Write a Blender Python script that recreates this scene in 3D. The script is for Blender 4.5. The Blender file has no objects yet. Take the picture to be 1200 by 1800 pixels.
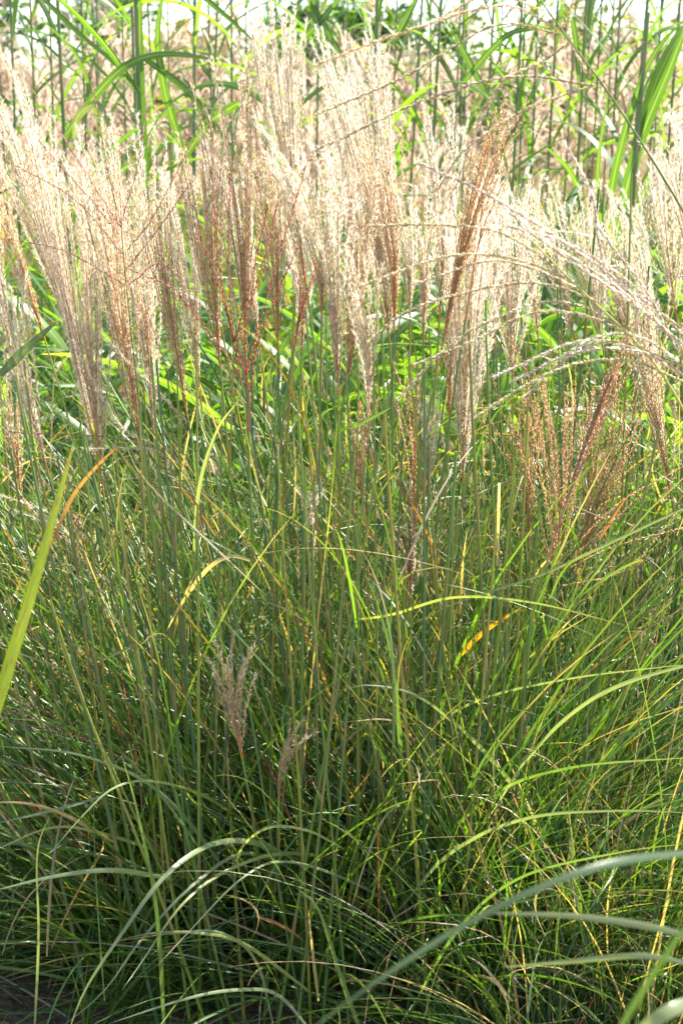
import bpy, math, random
import numpy as np
from mathutils import Vector

random.seed(7)
rng = np.random.default_rng(11)
SC = bpy.context.scene
COL = SC.collection
R = math.radians

# ------------------------------------------------------------------ camera
CAM_Z, PITCH, HALF = 1.60, 15.0, 19.0
cam_data = bpy.data.cameras.new('camera')
cam_data.sensor_fit = 'VERTICAL'
cam_data.sensor_height = 36.0
cam_data.lens = 18.0 / math.tan(R(HALF))
cam_data.clip_start = 0.05
cam_data.clip_end = 400.0
cam_data.dof.use_dof = True
cam_data.dof.focus_distance = 2.75
cam_data.dof.aperture_fstop = 7.0
cam = bpy.data.objects.new('camera', cam_data)
cam.location = (0, 0, CAM_Z)
cam.rotation_euler = (R(90 - PITCH), 0, 0)
COL.objects.link(cam)
SC.camera = cam

# ------------------------------------------------------------------ light
SUN_EL, SUN_AZ = 52.0, 52.0        # azimuth: degrees to the right of straight ahead
sun_dir = Vector((math.sin(R(SUN_AZ)) * math.cos(R(SUN_EL)), math.cos(R(SUN_AZ)) * math.cos(R(SUN_EL)), math.sin(R(SUN_EL))))
sd = bpy.data.lights.new('sun', 'SUN')
sd.energy = 5.0
sd.angle = R(0.5)
sd.color = (1.0, 0.93, 0.80)
so = bpy.data.objects.new('sun', sd)
so.rotation_euler = sun_dir.to_track_quat('Z', 'Y').to_euler()
so.location = (2, 6, 8)
COL.objects.link(so)
w = bpy.data.worlds.new('World')
SC.world = w
w.use_nodes = True
nt = w.node_tree
bg = nt.nodes['Background']
sky = nt.nodes.new('ShaderNodeTexSky')
sky.sky_type = 'NISHITA'
sky.sun_disc = False
sky.sun_elevation = R(SUN_EL)
sky.sun_rotation = R(SUN_AZ)
sky.dust_density = 0.6
sky.air_density = 1.0
nt.links.new(sky.outputs[0], bg.inputs[0])
bg.inputs[1].default_value = 0.105
SC.view_settings.view_transform = 'Standard'
SC.view_settings.look = 'None'
SC.view_settings.exposure = 1.72
SC.view_settings.gamma = 1.0
SC.cycles.max_bounces = 8
SC.cycles.diffuse_bounces = 4
SC.cycles.transmission_bounces = 6
SC.cycles.use_denoising = True

# ------------------------------------------------------------------ helpers
KP = 2 * math.tan(R(HALF)) / 1800.0
FW = np.array([0, math.cos(R(PITCH)), -math.sin(R(PITCH))])
UP = np.array([0, math.sin(R(PITCH)), math.cos(R(PITCH))])
RT = np.array([1.0, 0, 0])


def P(px, py, Y):
    """world point seen at photo pixel (px, py) at ground distance Y"""
    d = FW + RT * (px - 600) * KP - UP * (py - 900) * KP
    return np.array([0, 0, CAM_Z]) + d * (Y / d[1])


def G(px, py):
    """ground point seen at pixel"""
    d = FW + RT * (px - 600) * KP - UP * (py - 900) * KP
    return np.array([0, 0, CAM_Z]) + d * (CAM_Z / -d[2])


def nrm(v):
    return v / np.maximum(np.linalg.norm(v, axis=-1, keepdims=True), 1e-9)


class Geo:
    def __init__(s):
        s.v, s.c, s.u, s.f3, s.f4, s.n = [], [], [], [], [], 0

    def add(s, v, f, c, u=None):
        v = np.asarray(v, dtype=np.float32).reshape(-1, 3)
        n = len(v)
        c = np.broadcast_to(np.asarray(c, dtype=np.float32), (n, 4)) if np.ndim(c) == 1 else np.asarray(c, dtype=np.float32).reshape(-1, 4)
        u = np.zeros((n, 3), np.float32) if u is None else np.asarray(u, dtype=np.float32).reshape(-1, 3)
        f = np.asarray(f, dtype=np.int32)
        (s.f3 if f.shape[-1] == 3 else s.f4).append(f.reshape(-1, f.shape[-1]) + s.n)
        s.v.append(v); s.c.append(c); s.u.append(u); s.n += n

    def build(s, name, mat, parent=None, smooth=True):
        me = bpy.data.meshes.new(name)
        v = np.concatenate(s.v)
        origin = None
        me.vertices.add(len(v))
        me.vertices.foreach_set('co', v.ravel())
        f3 = np.concatenate(s.f3) if s.f3 else np.zeros((0, 3), np.int32)
        f4 = np.concatenate(s.f4) if s.f4 else np.zeros((0, 4), np.int32)
        me.loops.add(f3.size + f4.size)
        me.loops.foreach_set('vertex_index', np.concatenate([f3.ravel(), f4.ravel()]))
        me.polygons.add(len(f3) + len(f4))
        st = np.concatenate([np.arange(len(f3)) * 3, len(f3) * 3 + np.arange(len(f4)) * 4]).astype(np.int32)
        me.polygons.foreach_set('loop_start', st)
        me.update(calc_edges=True)
        if smooth:
            me.polygons.foreach_set('use_smooth', np.ones(len(st), bool))
        a = me.attributes.new('col', 'FLOAT_COLOR', 'POINT')
        a.data.foreach_set('color', np.concatenate(s.c).ravel())
        a = me.attributes.new('prm', 'FLOAT_VECTOR', 'POINT')
        a.data.foreach_set('vector', np.concatenate(s.u).ravel())
        me.materials.append(mat)
        o = bpy.data.objects.new(name, me)
        COL.objects.link(o)
        if parent is not None:
            o.parent = parent
            o.matrix_parent_inverse.identity()
            # keep world placement: parent empties sit at their base
            o.location = tuple(-x for x in parent_world(parent))
        return o


def parent_world(p):
    x = Vector((0, 0, 0))
    while p is not None:
        x = x + p.location
        p = p.parent
    return x


def tag(o, label=None, cat=None, group=None, kind=None):
    if label: o['label'] = label
    if cat: o['category'] = cat
    if group: o['group'] = group
    if kind: o['kind'] = kind
    return o


def empty(name, loc):
    o = bpy.data.objects.new(name, None)
    o.location = tuple(float(x) for x in loc)
    o.empty_display_size = 0.05
    COL.objects.link(o)
    return o


def spline(pts, n):
    """Catmull-Rom through pts, n samples"""
    p = np.asarray(pts, float)
    if len(p) == 2:
        t = np.linspace(0, 1, n)[:, None]
        return p[0] * (1 - t) + p[1] * t
    q = np.concatenate([[2 * p[0] - p[1]], p, [2 * p[-1] - p[-2]]])
    seg = np.linalg.norm(np.diff(p, axis=0), axis=1)
    cum = np.concatenate([[0], np.cumsum(seg)]) / seg.sum()
    ts = np.linspace(0, 1, n)
    i = np.clip(np.searchsorted(cum, ts, side='right') - 1, 0, len(p) - 2)
    t = ((ts - cum[i]) / (cum[i + 1] - cum[i]))[:, None]
    a, b, c, d = q[i], q[i + 1], q[i + 2], q[i + 3]
    return 0.5 * ((2 * b) + (c - a) * t + (2 * a - 5 * b + 4 * c - d) * t ** 2 + (3 * b - a - 3 * c + d) * t ** 3)


def tangents(p):
    return nrm(np.gradient(p, axis=0))


def tube(geo, p, rad, col, sides=6, col2=None):
    """round tube along p (M,3), radius scalar/array, colour array or single"""
    p = np.asarray(p, float)
    M = len(p)
    t = tangents(p)
    ref = np.array([0.31, 0.9, 0.1]) if abs(t[0][1]) < 0.8 else np.array([1.0, 0, 0.2])
    a = nrm(np.cross(t, ref)); b = np.cross(t, a)
    rad = np.broadcast_to(np.asarray(rad, float), (M,))
    ang = np.arange(sides) / sides * 2 * math.pi
    v = p[:, None] + rad[:, None, None] * (a[:, None] * np.cos(ang)[None, :, None] + b[:, None] * np.sin(ang)[None, :, None])
    i = np.arange(M - 1)[:, None] * sides; j = np.arange(sides)[None]; j2 = (j + 1) % sides
    f = np.stack([i + j, i + j2, i + sides + j2, i + sides + j], -1)
    col = np.asarray(col, float)
    if col.ndim == 1: col = np.tile(col, (M, 1))
    if col.shape[1] == 3: col = np.concatenate([col, np.zeros((M, 1))], 1)
    c = np.repeat(col, sides, axis=0)
    u = np.zeros((M, sides, 3)); u[..., 0] = np.arange(sides) / sides; u[..., 1] = np.linspace(0, 1, M)[:, None]; u[..., 2] = rng.random()
    geo.add(v, f, c, u)


def ribbon(geo, p, side, width, col, fold=0.18, flat=0.0):
    """leaf strips. p (N,K,3), side (N,K,3), width (N,K), col (N,K,3)"""
    N, K, _ = p.shape
    t = nrm(np.gradient(p, axis=1))
    nn = nrm(np.cross(side, t))
    h = width[..., None] * 0.5
    L = p - side * h + nn * h * fold * 2
    Rr = p + side * h + nn * h * fold * 2
    v = np.stack([L, p, Rr], 2)            # N,K,3,3
    c = np.repeat(np.concatenate([col, np.zeros((N, K, 1))], -1)[:, :, None], 3, 2)
    u = np.zeros((N, K, 3, 3)); u[..., 0] = np.array([0, .5, 1.0]); u[..., 1] = np.linspace(0, 1, K)[None, :, None]
    u[..., 2] = rng.random((N, 1, 1))
    base = (np.arange(N) * K * 3)[:, None, None] + (np.arange(K - 1) * 3)[None, :, None] + np.array([0, 1])[None, None]
    f = np.stack([base, base + 1, base + 4, base + 3], -1)
    geo.add(v, f, c, u)


def wprof(K, tipsharp=2.0, basew=0.55):
    t = np.linspace(0, 1, K)
    return np.clip((basew + (1 - basew) * np.minimum(t / 0.25, 1)) * (1 - t ** tipsharp) ** 0.8, 0.03, 1)


def arc_blades(base, az, inc, L, bend, width, col, tip, K=12, power=1.5, curl=None, dry=0.25, twist=None):
    """vectorised arching blades -> p, side, width, colour arrays"""
    N = len(az)
    s = np.linspace(0, 1, K)[None]
    curl = np.zeros(N) if curl is None else curl
    phi = inc[:, None] + bend[:, None] * s ** power
    a = az[:, None] + curl[:, None] * s ** 2
    d = np.stack([np.sin(phi) * np.cos(a), np.sin(phi) * np.sin(a), np.cos(phi)], -1)
    step = (L / (K - 1))[:, None, None]
    p = base[:, None] + np.concatenate([np.zeros((N, 1, 3)), np.cumsum((d[:, 1:] + d[:, :-1]) * 0.5 * step, 1)], 1)
    side = np.stack([-np.sin(a), np.cos(a), np.zeros_like(a)], -1)
    tw = (rng.normal(0, .5, N) if twist is None else twist)[:, None] + rng.normal(0, 0.8, N)[:, None] * s
    n2 = np.cross(d, side)
    side = side * np.cos(tw)[..., None] + n2 * np.sin(tw)[..., None]
    W = width[:, None] * wprof(K)[None]
    m = np.clip((s - (1 - dry)) / dry, 0, 1)[..., None]
    c = col[:, None] * (1 - m) + tip[:, None] * m
    return p, side, W, c


# ------------------------------------------------------------------ materials
def new_mat(name):
    m = bpy.data.materials.new(name)
    m.use_nodes = True
    n = m.node_tree.nodes; l = m.node_tree.links
    n.clear()
    out = n.new('ShaderNodeOutputMaterial')
    return m, n, l, out


def math_node(n, l, op, a, b=None, c=None, clamp=False):
    m = n.new('ShaderNodeMath'); m.operation = op; m.use_clamp = clamp
    for i, x in enumerate((a, b, c)):
        if x is None: continue
        if isinstance(x, (int, float)): m.inputs[i].default_value = x
        else: l.new(x, m.inputs[i])
    return m.outputs[0]


def leaf_material(name, trans=0.42, rough=0.38, rib=0.5, tint=(1.9, 1.9, 0.55), spec=0.5):
    m, n, l, out = new_mat(name)
    at = n.new('ShaderNodeAttribute'); at.attribute_name = 'col'
    pr = n.new('ShaderNodeAttribute'); pr.attribute_name = 'prm'
    sp = n.new('ShaderNodeSeparateXYZ'); l.new(pr.outputs['Vector'], sp.inputs[0])
    # fine lengthwise veins and blotches, in leaf coordinates
    mp = n.new('ShaderNodeVectorMath'); mp.operation = 'MULTIPLY'; mp.inputs[1].default_value = (11, 9, 57)
    l.new(pr.outputs['Vector'], mp.inputs[0])
    nz = n.new('ShaderNodeTexNoise'); nz.inputs['Scale'].default_value = 1.0; nz.inputs['Detail'].default_value = 3
    l.new(mp.outputs[0], nz.inputs['Vector'])
    val = math_node(n, l, 'MULTIPLY_ADD', nz.outputs['Fac'], 1.1, 0.45)
    mul = n.new('ShaderNodeMix'); mul.data_type = 'RGBA'; mul.blend_type = 'MULTIPLY'; mul.inputs[0].default_value = 1
    l.new(at.outputs['Color'], mul.inputs[6])
    cmb = n.new('ShaderNodeCombineColor'); [l.new(val, cmb.inputs[i]) for i in range(3)]
    l.new(cmb.outputs[0], mul.inputs[7])
    # pale midrib
    du = math_node(n, l, 'ABSOLUTE', math_node(n, l, 'SUBTRACT', sp.outputs[0], 0.5))
    ribf = math_node(n, l, 'MULTIPLY', math_node(n, l, 'SUBTRACT', 1.0, math_node(n, l, 'DIVIDE', du, 0.09), clamp=True), rib)
    mr = n.new('ShaderNodeMix'); mr.data_type = 'RGBA'
    l.new(ribf, mr.inputs[0]); l.new(mul.outputs[2], mr.inputs[6]); mr.inputs[7].default_value = (0.33, 0.40, 0.20, 1)
    pb = n.new('ShaderNodeBsdfPrincipled')
    l.new(mr.outputs[2], pb.inputs['Base Color'])
    pb.inputs['Roughness'].default_value = rough
    pb.inputs['Specular IOR Level'].default_value = spec
    bw = n.new('ShaderNodeTexWave'); bw.wave_type = 'BANDS'; bw.bands_direction = 'X'; bw.inputs['Scale'].default_value = 3.0
    bw.inputs['Distortion'].default_value = 0.6
    l.new(pr.outputs['Vector'], bw.inputs['Vector'])
    bp = n.new('ShaderNodeBump'); bp.inputs['Strength'].default_value = 0.15; bp.inputs['Distance'].default_value = 0.001
    l.new(bw.outputs['Fac'], bp.inputs['Height']); l.new(bp.outputs[0], pb.inputs['Normal'])
    tr = n.new('ShaderNodeBsdfTranslucent')
    tm = n.new('ShaderNodeMix'); tm.data_type = 'RGBA'; tm.blend_type = 'MULTIPLY'; tm.inputs[0].default_value = 1
    l.new(mr.outputs[2], tm.inputs[6]); tm.inputs[7].default_value = (*tint, 1)
    l.new(tm.outputs[2], tr.inputs['Color'])
    mx = n.new('ShaderNodeMixShader'); mx.inputs[0].default_value = trans
    l.new(pb.outputs[0], mx.inputs[1]); l.new(tr.outputs[0], mx.inputs[2])
    l.new(mx.outputs[0], out.inputs[0])
    return m


def plume_material(name, trans=0.8):
    m, n, l, out = new_mat(name)
    at = n.new('ShaderNodeAttribute'); at.attribute_name = 'col'
    nz = n.new('ShaderNodeTexNoise'); nz.inputs['Scale'].default_value = 60
    tc = n.new('ShaderNodeTexCoord'); l.new(tc.outputs['Object'], nz.inputs['Vector'])
    val = math_node(n, l, 'MULTIPLY_ADD', nz.outputs['Fac'], 0.5, 0.75)
    mul = n.new('ShaderNodeMix'); mul.data_type = 'RGBA'; mul.blend_type = 'MULTIPLY'; mul.inputs[0].default_value = 1
    cmb = n.new('ShaderNodeCombineColor'); [l.new(val, cmb.inputs[i]) for i in range(3)]
    l.new(at.outputs['Color'], mul.inputs[6]); l.new(cmb.outputs[0], mul.inputs[7])
    pb = n.new('ShaderNodeBsdfPrincipled'); pb.inputs['Roughness'].default_value = 0.5
    pb.inputs['Specular IOR Level'].default_value = 0.35
    l.new(mul.outputs[2], pb.inputs['Base Color'])
    tr = n.new('ShaderNodeBsdfTranslucent'); l.new(mul.outputs[2], tr.inputs['Color'])
    mx = n.new('ShaderNodeMixShader')
    l.new(math_node(n, l, 'MULTIPLY', at.outputs['Alpha'], trans), mx.inputs[0])
    l.new(pb.outputs[0], mx.inputs[1]); l.new(tr.outputs[0], mx.inputs[2])
    l.new(mx.outputs[0], out.inputs[0])
    return m


def stem_material(name):
    m, n, l, out = new_mat(name)
    at = n.new('ShaderNodeAttribute'); at.attribute_name = 'col'
    pr = n.new('ShaderNodeAttribute'); pr.attribute_name = 'prm'
    mp = n.new('ShaderNodeVectorMath'); mp.operation = 'MULTIPLY'; mp.inputs[1].default_value = (6, 14, 40)
    l.new(pr.outputs['Vector'], mp.inputs[0])
    nz = n.new('ShaderNodeTexNoise'); nz.inputs['Scale'].default_value = 1.0; nz.inputs['Detail'].default_value = 3
    l.new(mp.outputs[0], nz.inputs['Vector'])
    val = math_node(n, l, 'MULTIPLY_ADD', nz.outputs['Fac'], 0.9, 0.55)
    mul = n.new('ShaderNodeMix'); mul.data_type = 'RGBA'; mul.blend_type = 'MULTIPLY'; mul.inputs[0].default_value = 1
    cmb = n.new('ShaderNodeCombineColor'); [l.new(val, cmb.inputs[i]) for i in range(3)]
    l.new(at.outputs['Color'], mul.inputs[6]); l.new(cmb.outputs[0], mul.inputs[7])
    pb = n.new('ShaderNodeBsdfPrincipled'); pb.inputs['Roughness'].default_value = 0.33
    l.new(mul.outputs[2], pb.inputs['Base Color'])
    pb.inputs['Subsurface Weight'].default_value = 0.0
    l.new(pb.outputs[0], out.inputs[0])
    return m


def soil_material():
    m, n, l, out = new_mat('soil')
    tc = n.new('ShaderNodeTexCoord')
    n1 = n.new('ShaderNodeTexNoise'); n1.inputs['Scale'].default_value = 9; n1.inputs['Detail'].default_value = 8
    n2 = n.new('ShaderNodeTexNoise'); n2.inputs['Scale'].default_value = 70; n2.inputs['Detail'].default_value = 6
    for q in (n1, n2): l.new(tc.outputs['Object'], q.inputs['Vector'])
    cr = n.new('ShaderNodeValToRGB')
    cr.color_ramp.elements[0].position = 0.3; cr.color_ramp.elements[0].color = (0.07, 0.04, 0.028, 1)
    cr.color_ramp.elements[1].position = 0.7; cr.color_ramp.elements[1].color = (0.30, 0.19, 0.13, 1)
    s = math_node(n, l, 'ADD', math_node(n, l, 'MULTIPLY', n1.outputs['Fac'], 0.5), math_node(n, l, 'MULTIPLY', n2.outputs['Fac'], 0.5))
    l.new(s, cr.inputs[0])
    pb = n.new('ShaderNodeBsdfPrincipled'); pb.inputs['Roughness'].default_value = 0.95
    pb.inputs['Specular IOR Level'].default_value = 0.1
    l.new(cr.outputs[0], pb.inputs['Base Color'])
    bp = n.new('ShaderNodeBump'); bp.inputs['Strength'].default_value = 0.9; bp.inputs['Distance'].default_value = 0.02
    l.new(s, bp.inputs['Height']); l.new(bp.outputs[0], pb.inputs['Normal'])
    l.new(pb.outputs[0], out.inputs[0])
    return m


M_BLADE = leaf_material('grass_blade', trans=0.38, rough=0.32, rib=0.3, spec=0.65)
M_BROAD = leaf_material('reed_leaf', trans=0.48, rough=0.36, rib=0.75, tint=(2.3, 2.2, 0.5), spec=0.6)
M_SPOT = leaf_material('spotted_leaf', trans=0.5, rough=0.4, rib=0.35, tint=(2.2, 2.1, .35))
_n = M_SPOT.node_tree.nodes; _l = M_SPOT.node_tree.links
_pr = _n.new('ShaderNodeAttribute'); _pr.attribute_name = 'prm'
_mp = _n.new('ShaderNodeVectorMath'); _mp.operation = 'MULTIPLY'; _mp.inputs[1].default_value = (9, 17, 3); _l.new(_pr.outputs['Vector'], _mp.inputs[0])
_nz = _n.new('ShaderNodeTexNoise'); _nz.inputs['Scale'].default_value = 1; _nz.inputs['Detail'].default_value = 4; _l.new(_mp.outputs[0], _nz.inputs['Vector'])
_cr = _n.new('ShaderNodeValToRGB'); _cr.color_ramp.elements[0].position = .58; _cr.color_ramp.elements[1].position = .68; _l.new(_nz.outputs['Fac'], _cr.inputs[0])
for _nd in [q for q in _n if q.type in ('BSDF_PRINCIPLED', 'BSDF_TRANSLUCENT')]:
    _sk = _nd.inputs['Base Color'] if _nd.type == 'BSDF_PRINCIPLED' else _nd.inputs['Color']
    _src = _sk.links[0].from_socket
    _mx = _n.new('ShaderNodeMix'); _mx.data_type = 'RGBA'; _l.new(_cr.outputs[0], _mx.inputs[0]); _l.new(_src, _mx.inputs[6]); _mx.inputs[7].default_value = (.26, .08, .03, 1)
    _l.new(_mx.outputs[2], _sk)
M_TREE = leaf_material('tree_leaf', trans=0.4, rough=0.45, rib=0.0)
M_PLUME = plume_material('plume_hair')
M_STEM = stem_material('stem')
M_SOIL = soil_material()

# ------------------------------------------------------------------ ground
gx = np.concatenate([np.linspace(-150, -6, 14), np.linspace(-5, 5, 90), np.linspace(6, 150, 14)])
gy = np.concatenate([np.linspace(-20, 0.5, 8), np.linspace(0.7, 9, 84), np.linspace(10, 260, 24)])
X, Y = np.meshgrid(gx, gy)
near = np.exp(-((X / 6) ** 2 + ((Y - 4) / 5) ** 2))
Z = near * (0.018 * np.sin(X * 7.3 + Y * 3.1) + 0.014 * np.sin(Y * 9.7 - X * 4.2) + 0.01 * rng.normal(size=X.shape)) - 0.005
v = np.stack([X, Y, Z], -1).reshape(-1, 3)
nx, ny = len(gx), len(gy)
ii, jj = np.meshgrid(np.arange(ny - 1), np.arange(nx - 1), indexing='ij')
q = ii * nx + jj
g = Geo(); g.add(v, np.stack([q, q + 1, q + nx + 1, q + nx], -1), (0.2, 0.13, 0.09, 1))
tag(g.build('ground', M_SOIL), 'bare reddish brown soil showing between the grass clumps', 'ground', kind='structure')


# ------------------------------------------------------------------ colours
GREENS = np.array([[.042, .105, .014], [.06, .14, .016], [.04, .09, .022], [.085, .17, .02], [.07, .125, .04], [.11, .18, .025]])
YEL = np.array([[.22, .26, .04], [.16, .24, .03], [.28, .27, .06]])
STRAW = np.array([[.48, .36, .2], [.38, .26, .13], [.42, .33, .24]])
RUST = np.array([[.34, .12, .04], [.28, .09, .05], [.5, .24, .04]])


def pick_cols(N, py=.012, ps=.09, pr=.01):
    c = GREENS[rng.integers(0, len(GREENS), N)] * rng.uniform(.75, 1.65, (N, 1))
    r = rng.random(N)
    for pal, lo, hi in ((YEL, 0, py), (STRAW, py, py + ps), (RUST, py + ps, py + ps + pr)):
        k = (r >= lo) & (r < hi)
        c[k] = pal[rng.integers(0, len(pal), k.sum())] * rng.uniform(.8, 1.1, (k.sum(), 1))
    tip = c.copy()
    r = rng.random(N)
    k = r < .25; tip[k] = STRAW[rng.integers(0, 3, k.sum())]
    k = r > .95; tip[k] = RUST[rng.integers(0, 3, k.sum())]
    k = (r > .25) & (r < .32); tip[k] = YEL[rng.integers(0, 3, k.sum())]
    return c, tip


# ------------------------------------------------------------------ plume building
KIND = {   # rachis, spikelet, hair colour, hair length (m), hairs per spikelet, spikelet size
    'fluffy': dict(ra=(.44, .21, .06), sp=(.74, .55, .30), ha=(.95, .90, .76), hl=.0100, hn=11, ss=.0055),
    'tan':    dict(ra=(.46, .21, .05), sp=(.76, .52, .26), ha=(.96, .89, .72), hl=.0080, hn=7, ss=.0060),
    'brown':  dict(ra=(.54, .29, .11), sp=(.80, .54, .27), ha=(.88, .70, .46), hl=.0052, hn=5, ss=.0066),
    'red':    dict(ra=(.42, .12, .07), sp=(.50, .16, .10), ha=(.65, .38, .3), hl=.0035, hn=2, ss=.0062),
    'pink':   dict(ra=(.38, .15, .12), sp=(.52, .27, .20), ha=(.85, .72, .66), hl=.0042, hn=2, ss=.0062),
    'purple': dict(ra=(.54, .28, .16), sp=(.74, .52, .33), ha=(.80, .62, .46), hl=.004, hn=2, ss=.0068),
    'cream':  dict(ra=(.68, .56, .28), sp=(.82, .70, .44), ha=(.96, .92, .78), hl=.0055, hn=7, ss=.0085),
    'white':  dict(ra=(.60, .48, .28), sp=(.78, .68, .50), ha=(.98, .96, .91), hl=.0062, hn=10, ss=.0078),
    'rust':   dict(ra=(.52, .26, .11), sp=(.76, .50, .27), ha=(.90, .76, .58), hl=.005, hn=3, ss=.0062),
}


def raceme(geo, p, kind, scale=1.0, density=1.0, vary=1.0):
    """one flower branch along the curve p: zigzag rachis, paired spikelets, silky hairs"""
    k = KIND[kind]
    L = np.linalg.norm(np.diff(p, axis=0), axis=1).sum()
    ds = (0.0024 if kind in ('cream', 'white') else 0.0040) / density
    n = max(6, int(L / ds))
    q = spline(p, n)
    t = tangents(q)
    a = nrm(np.cross(t, np.array([.2, 1.0, .1]))); b = np.cross(t, a)
    tone = rng.uniform(.82, 1.18)
    rac = np.array(k['ra']) * tone; spc = np.array(k['sp']) * tone * rng.uniform(.9, 1.1, 3) ** .5
    # rachis
    zz = (np.arange(n) % 2 * 2 - 1)[:, None] * 0.0004
    tube(geo, (q + a * zz)[::2] if n > 12 else q, np.linspace(.00075, .0004, len(q[::2]) if n > 12 else n) * scale, rac, sides=3)
    # spikelets: 3-sided spindles, alternating round the rachis
    ss = k['ss'] * scale
    ang = np.arange(n) * 2.4 + rng.uniform(0, 6) + rng.normal(0, 1.0, n)
    out = a * np.cos(ang)[:, None] + b * np.sin(ang)[:, None]
    lean = rng.uniform(.05, .22, n)[:, None] if kind in ('cream', 'white', 'brown', 'purple') else rng.uniform(.08, .3, n)[:, None]
    d = nrm(t + out * lean)
    s0 = q + out * .0006
    ln = (ss * rng.uniform(.65, 1.3, n))[:, None]
    e1 = nrm(np.cross(d, out)); e2 = np.cross(d, e1)
    wd = ln * .18
    mid = s0 + d * ln * .42
    V = np.stack([s0, mid + e1 * wd, mid - e1 * wd * .5 + e2 * wd * .87, mid - e1 * wd * .5 - e2 * wd * .87, s0 + d * ln], 1)
    F = np.array([[0, 2, 1], [0, 3, 2], [0, 1, 3], [4, 1, 2], [4, 2, 3], [4, 3, 1]])
    C = np.concatenate([spc * rng.uniform(.72, 1.2, (n, 1)), np.full((n, 1), .6)], 1)
    geo.add(V, (np.arange(n) * 5)[:, None, None] + F[None], np.repeat(C[:, None], 5, 1))
    # hairs
    hn = k['hn']
    if hn:
        N = n * hn
        ih = np.repeat(np.arange(n), hn); fr = rng.random((N, 1)); jh = np.minimum(ih + 1, n - 1)
        src = s0[ih] * (1 - fr) + s0[jh] * fr; T = np.repeat(t, hn, 0); A = np.repeat(a, hn, 0); B = np.repeat(b, hn, 0)
        an = np.repeat(ang, hn) + rng.normal(0, .9, N)
        o2 = A * np.cos(an)[:, None] + B * np.sin(an)[:, None]
        hd = nrm(T * rng.uniform(.35, 2.4, (N, 1)) + o2)
        hl = (k['hl'] * rng.uniform(.4, 1.2, N) * scale * vary * np.clip(.35 + (ih / n) * 3.0, 0, 1))[:, None]
        hw = nrm(np.cross(hd, rng.normal(size=(N, 3)))) * .00034 * scale
        tip = src + hd * hl + T * hl * .15
        V = np.stack([src - hw, src + hw, tip], 1)
        C = np.concatenate([np.array(k['ha']) * rng.uniform(.85, 1.08, (N, 1)), np.ones((N, 1))], 1)
        geo.add(V, (np.arange(N) * 3)[:, None] + np.array([0, 1, 2])[None], np.repeat(C[:, None], 3, 1))


def plume_curves(B, T, width, n, spread=1.0, droop=0.0, sway=None, closed=False):
    """curves of the branches of an upright fan-like plume from base B to top T"""
    ax = T - B; L = np.linalg.norm(ax); ax = ax / L
    a = nrm(np.cross(ax, np.array([0, 1.0, 0]))); b = np.cross(ax, a)
    sway = sway if sway is not None else a * rng.normal(0, .015)
    res = []
    for i in range(n):
        f = (i + .5) / n
        t0 = .015 + .34 * f ** 1.2
        ln = L * (rng.uniform(.70, .93) - t0 * rng.uniform(.3, .85))
        ln = min(ln, L * 1.02 - L * t0)
        r = math.sqrt(rng.random()) * .5 * width
        th = i * 2.4 + rng.normal(0, .4)
        la = (a * math.cos(th) + b * math.sin(th) * .7) * r
        s = np.linspace(0, 1, 9)[:, None]
        prof = (1 - (1 - s) ** 1.9) * .72 + s * .28 if closed is False else s ** 1.2
        st = B + ax * L * t0
        wig = a * rng.normal(0, .0015) * np.sin(s * rng.uniform(4, 7) + rng.uniform(0, 6)) + b * rng.normal(0, .0022) * np.sin(s * rng.uniform(5, 9))
        tipb = nrm(la + 1e-6) * rng.uniform(-.004, .02) * s ** 4
        c = st + ax * ln * s + la * prof + sway * s ** 2 * (1 - .0) + wig * s + tipb + np.array([0, 0, -1.0]) * droop * s ** 3
        res.append(c)
    return res


def stalk_path(base, top, tdir, n=22):
    """cane from the ground to the plume base, arriving along tdir"""
    L = np.linalg.norm(top - base)
    c1 = base * .62 + top * .38 + np.array([0, 0, .05]) + rng.normal(0, .008, 3)
    c2 = top - tdir * L * .3
    t = np.linspace(0, 1, n)[:, None]
    return (1 - t) ** 3 * base + 3 * (1 - t) ** 2 * t * c1 + 3 * (1 - t) * t ** 2 * c2 + t ** 3 * top


def stem_cols(n, style):
    t = np.linspace(0, 1, n)[:, None]
    style = rng.integers(0, 8)
    lo = np.array([[.05, .13, .045], [.07, .17, .03], [.13, .21, .03], [.045, .12, .06], [.22, .24, .04], [.08, .16, .03], [.10, .15, .05], [.06, .15, .04]][style])
    hi = np.array([[.12, .22, .06], [.20, .29, .05], [.26, .32, .06], [.09, .18, .08], [.30, .30, .06], [.17, .26, .05], [.20, .24, .06], [.13, .23, .06]][style])
    c = lo * (1 - t) + hi * t
    # pale joint rings
    for k in (rng.uniform(.2, .3), rng.uniform(.45, .6), rng.uniform(.72, .82)):
        i = int(k * n)
        c[i] = c[i] * .4 + np.array([.30, .20, .08]) * .6
    return c


def sheath_leaf(p, i, L=None, wd=None, parent=None, name='leaf', col=None, mat=None):
    """a leaf leaving a cane at point i of its path"""
    t = tangents(p)[i]
    az = rng.uniform(0, 2 * math.pi)
    L = L or rng.uniform(.28, .55)
    g = Geo()
    c, tp = pick_cols(1, .15, .05, .01)
    if col is not None: c = np.array([col])
    pp, sd_, W, cc = arc_blades(p[i][None], np.array([az]), np.array([rng.uniform(.12, .3)]), np.array([L]), np.array([rng.uniform(.5, 1.9)]),
                                np.array([wd or rng.uniform(.004, .007)]), c, tp, K=12)
    ribbon(g, pp, sd_, W, cc)
    return g.build(name, mat or M_BLADE, parent)


# clump centres on the ground
CL_MAIN = G(560, 1690)
CL_RIGHT = np.array([1.0, 3.05, 0]); CL_RIGHT[0] = G(1120, 1480)[0]; CL_RIGHT[1] = G(1120, 1480)[1]
CL_LEFT = G(-40, 1430)
CL_BACK = G(640, 1330)


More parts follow.
